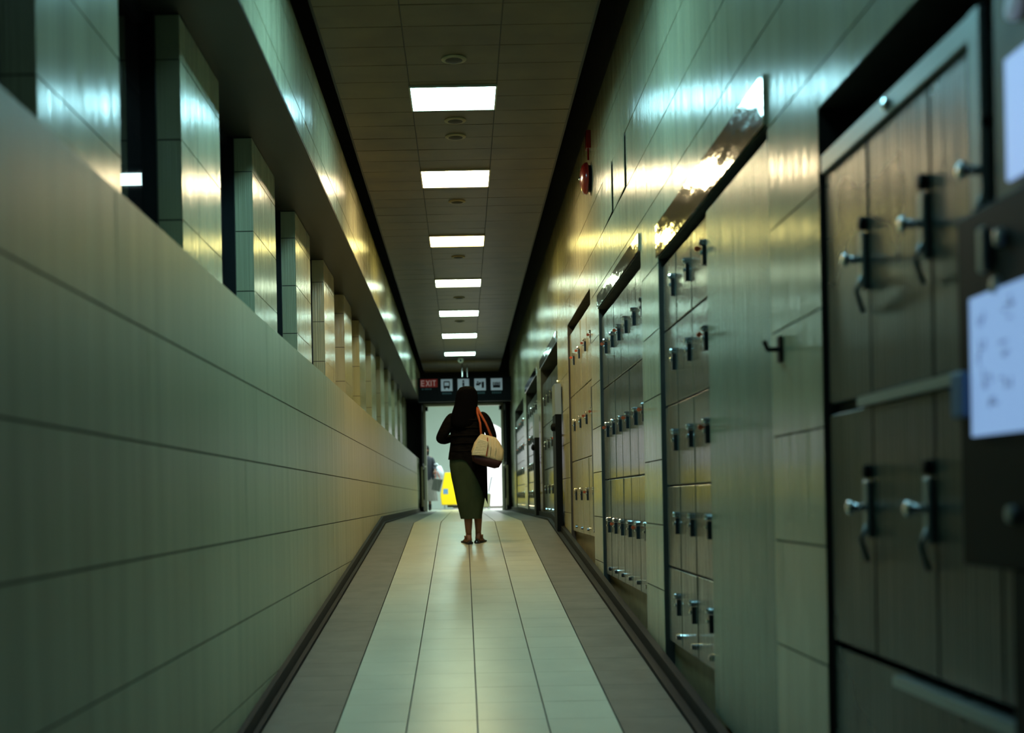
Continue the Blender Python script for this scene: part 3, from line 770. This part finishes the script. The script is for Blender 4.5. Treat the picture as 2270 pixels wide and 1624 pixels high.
j.sk([(.11, 0, 1.345), (.19, 0, 1.31), (.235, -.008, 1.20), (.265, -.02, 1.11), (.25, .09, 1.075), (.237, .19, 1.052)], [(i, i + 1) for i in range(5)], [.075, .074, .062, .058, .05, .042], 0, 2)
T(j).build('jacket', M['jacket'], wm, smooth=True)
# quilted rows across the back of the jacket
for z in (1.29, 1.21, 1.13, 1.05, .97):
    rx = .190; q = MB().tube([(.008 + rx * math.cos(a), .127 * math.sin(a) - .004, z) for a in [PI + PI * k / 14 for k in range(2, 13)]], .008, 6)
    T(q).build('quilt_row', M['jacket'], wm, smooth=True)
# skirt
k_ = MB(); rings = []
for z, cx_, rx, ry in ((.98, .006, .165, .115), (.90, .006, .192, .135), (.82, .008, .196, .142), (.70, .014, .188, .138), (.58, .022, .172, .128), (.45, .022, .148, .118), (.34, .024, .124, .108), (.262, .026, .108, .10)):
    rings.append(ering(cx_, .012, z, rx, ry, 36, lambda a, z=z: 1 + (.98 - z) * .05 * math.sin(7 * a + 1.2)))
k_.loft(rings, caps=False)
T(k_).build('skirt', M['skirt'], wm, smooth=True)
# hair
h = MB(); rings = []
for z, cx_, cy_, rx, ry in ((1.648, .01, -.0, .035, .04), (1.635, .01, -.003, .075, .075), (1.59, .008, -.012, .105, .10), (1.53, .004, -.022, .116, .098), (1.46, -.004, -.036, .120, .085), (1.39, -.015, -.06, .132, .07), (1.32, -.032, -.085, .135, .055), (1.25, -.04, -.10, .115, .045), (1.19, -.045, -.105, .07, .03)):
    rings.append(ering(cx_, cy_, z, rx, ry, 24, lambda a, z=z: 1 + .03 * math.sin(9 * a + z * 5)))
h.loft(rings)
T(h).build('hair', M['hair'], wm, smooth=True)
for an, tdir, nm in (((.0, -.005), Vector((-.30, 1, 0)).normalized(), 0), ((.102, .05), Vector((.34, 1, 0)).normalized(), 1)):
    a = Vector((an[0], an[1], 0)); n_ = Vector((tdir.y, -tdir.x, 0)); sh = []
    out = [(-.06, .026), (-.02, .032), (.06, .038), (.13, .044), (.18, .034), (.205, .012)]
    poly = [a + tdir * q + n_ * r for q, r in out] + [a + tdir * q - n_ * r for q, r in out[::-1]]
    s_ = MB().prism([(p.x, p.y) for p in poly], .002, .014, 'z')
    s_.tube([tuple(a + tdir * .11 + n_ * .04 + Vector((0, 0, .01))), tuple(a + tdir * .11 + Vector((0, 0, .05))), tuple(a + tdir * .11 - n_ * .04 + Vector((0, 0, .01)))], .008, 6)
    s_.tube([tuple(a - tdir * .05 + n_ * .025 + Vector((0, 0, .012))), tuple(a - tdir * .055 + Vector((0, 0, .035 + .02 * nm))), tuple(a - tdir * .05 - n_ * .025 + Vector((0, 0, .012)))], .012, 6)
    T(s_).tr(lambda x, y, z: (x, y, z + (y - WY) * SL)).build('sandal', M['shoe'], wm)

# --- shoulder bag
bg = thing('handbag', W0 + Vector((.20, -.16, .78)), 'tan shoulder bag with maroon base and orange strap on the woman', 'bag')
def bagring(z, x0, x1, y0, y1, r=.03):
    pts = []
    for cx_, cy_, a0 in ((x1 - r, y1 - r, 0), (x0 + r, y1 - r, PI / 2), (x0 + r, y0 + r, PI), (x1 - r, y0 + r, 1.5 * PI)):
        for q in range(4): pts.append((cx_ + r * math.cos(a0 + q * PI / 6), cy_ + r * math.sin(a0 + q * PI / 6), z))
    return pts
def tilt(x, y, z):      # the bag swings out to the right, its bottom corner low
    c_, s_ = math.cos(-.27), math.sin(-.27); dx, dz = x - .05, z - 1.14
    return (.135 + dx * c_ - dz * s_ + .0, y - .025, 1.14 + dx * s_ + dz * c_)
bm_ = MB().loft([bagring(.88, .04, .32, -.285, -.145), bagring(.94, .01, .345, -.30, -.14), bagring(1.03, .015, .33, -.285, -.15), bagring(1.10, .04, .27, -.265, -.165), bagring(1.14, .06, .22, -.245, -.185)]).tr(tilt)
T(bm_).build('bag_body', M['bag'], bg, smooth=True)
bs = MB().loft([bagring(.83, .09, .285, -.28, -.15), bagring(.85, .045, .325, -.295, -.14), bagring(.915, .02, .342, -.304, -.134)]).tr(tilt)
T(bs).build('bag_base', M['bag_base'], bg, smooth=True)
ff = MB().loft([[(x, y, z) for x, z in ((.02, .90), (.165, .93), (.155, 1.075), (.05, 1.085))] for y in (-.318, -.28)]).tr(tilt)
T(ff).build('front_pocket', M['bag_front'], bg, bevel=.006)
for x in (.075, .20):
    piece = MB().tube([tilt(x, -.235, 1.10), (.15 + (x - .1) * .45, -.20, 1.25), (.118 + (x - .1) * .2, -.145, 1.36), (.115, -.075, 1.415), (.115, .0, 1.425), (.12, .08, 1.40)], [.012, .012, .013, .014, .014, .012], 8)
    T(piece).build('strap', M['strap'], bg, smooth=True)
for x in (.17, .20, .255): 
    q = MB().tube([tilt(x, -.312 if x < .24 else -.297, .93), tilt(x - .012, -.30, 1.03), tilt(x - .035, -.262, 1.115)], .006, 6); T(q).build('seam', M['strap'] if x == .17 else M['bag_front'], bg)

# --- second person beyond the doors, half hidden by the left jamb
PY = 30.4; Q0 = Vector((-.92, PY, ZL))
def TQ(mb): mb.v = [tuple(Vector(p) + Q0) for p in mb.v]; return mb
pm = thing('person', Q0, 'person in navy coat and grey skirt half hidden by the left door jamb', 'person')
b = MB()
V = [(0, 0, .88), (0, 0, 1.02), (0, 0, 1.18), (0, 0, 1.30), (0, .0, 1.40), (-.15, 0, 1.29), (-.20, -.03, 1.03), (-.12, -.20, .95), (.15, 0, 1.29), (.21, -.03, 1.06), (.24, -.22, .98), (-.08, 0, .82), (-.085, -.01, .46), (-.085, .01, .085), (.08, 0, .82), (.085, -.01, .46), (.085, .01, .085)]
b.sk(V, E_, R_, 0, 2); head(b, (0, -.02, 1.49), 1.0, PI - .5)
hand(b, (.24, -.225, .98), (-.1, -.8, -.5), (-1, 0, 0), 1, .95); hand(b, (-.12, -.205, .95), (.3, -.8, -.3), (1, 0, 0), -1, .95)
TQ(b).build('body', M['skin'], pm, smooth=True)
j = MB().loft([ering(0, 0, z, rx, ry, 24) for z, rx, ry in ((1.36, .07, .065), (1.32, .15, .09), (1.26, .185, .115), (1.1, .185, .13), (.95, .20, .145), (.80, .23, .16), (.66, .25, .17))], caps=False)
j.sk([(-.10, 0, 1.30), (-.16, 0, 1.26), (-.205, -.03, 1.03), (-.13, -.18, .955)], [(0, 1), (1, 2), (2, 3)], [.07, .07, .058, .045], 0, 2)
j.sk([(.10, 0, 1.30), (.16, 0, 1.26), (.215, -.03, 1.06), (.24, -.19, .99)], [(0, 1), (1, 2), (2, 3)], [.07, .07, .058, .045], 0, 2)
TQ(j).build('coat', M['navy'], pm, smooth=True)
TQ(MB().loft([ering(0, 0, z, r, r * .75, 28, lambda a: 1 + .03 * math.sin(6 * a)) for z, r in ((.92, .19), (.70, .235), (.45, .265), (.24, .285))], caps=False)).build('skirt', M['grey_cloth'], pm, smooth=True)
TQ(MB().loft([ering(0, .01, z, rx, ry, 18) for z, rx, ry in ((1.62, .03, .03), (1.60, .075, .08), (1.54, .092, .105), (1.46, .09, .10), (1.38, .08, .07), (1.33, .05, .04))])).build('hair', M['hair'], pm, smooth=True)
for x in (-.085, .085):
    s_ = MB().sk([(x, .01, .20), (x, .015, .06), (x, -.06, .04), (x, -.15, .03)], [(0, 1), (1, 2), (2, 3)], [.05, .042, (.045, .036), (.035, .025)], 0, 1); TQ(s_).build('boot', M['shoe'], pm, smooth=True)
wb = thing('carrier_bag', Q0 + Vector((.33, -.1, .86)), 'white carrier bag hooked over the arm of the person in navy', 'bag')
TQ(MB().loft([ering(.33, -.1, z, rx, ry, 16) for z, rx, ry in ((.80, .06, .05), (.84, .105, .08), (.95, .11, .085), (1.04, .075, .05), (1.10, .04, .03))])).build('sack', M['white_cloth'], wb, smooth=True)
TQ(MB().tube([(.31, -.1, 1.09), (.28, -.1, 1.15), (.215, -.09, 1.135)], .02, 8)).build('bag_handle', M['white_cloth'], wb, smooth=True)
sb = thing('shopping_bag', Q0 + Vector((.27, -.28, .5)), 'dark striped shopping bag held in front of the yellow cart', 'bag')
TQ(MB().prism([(.14, .52), (.34, .46), (.42, .76), (.20, .80)], -.42, -.32, 'y')).build('bag_body', M['stripe_bag'], sb, bevel=.006)
TQ(MB().tube([(.24, -.37, .79), (.25, -.35, .95), (.29, -.35, .95), (.36, -.37, .77)], .010, 8)).build('bag_handle', M['key'], sb)
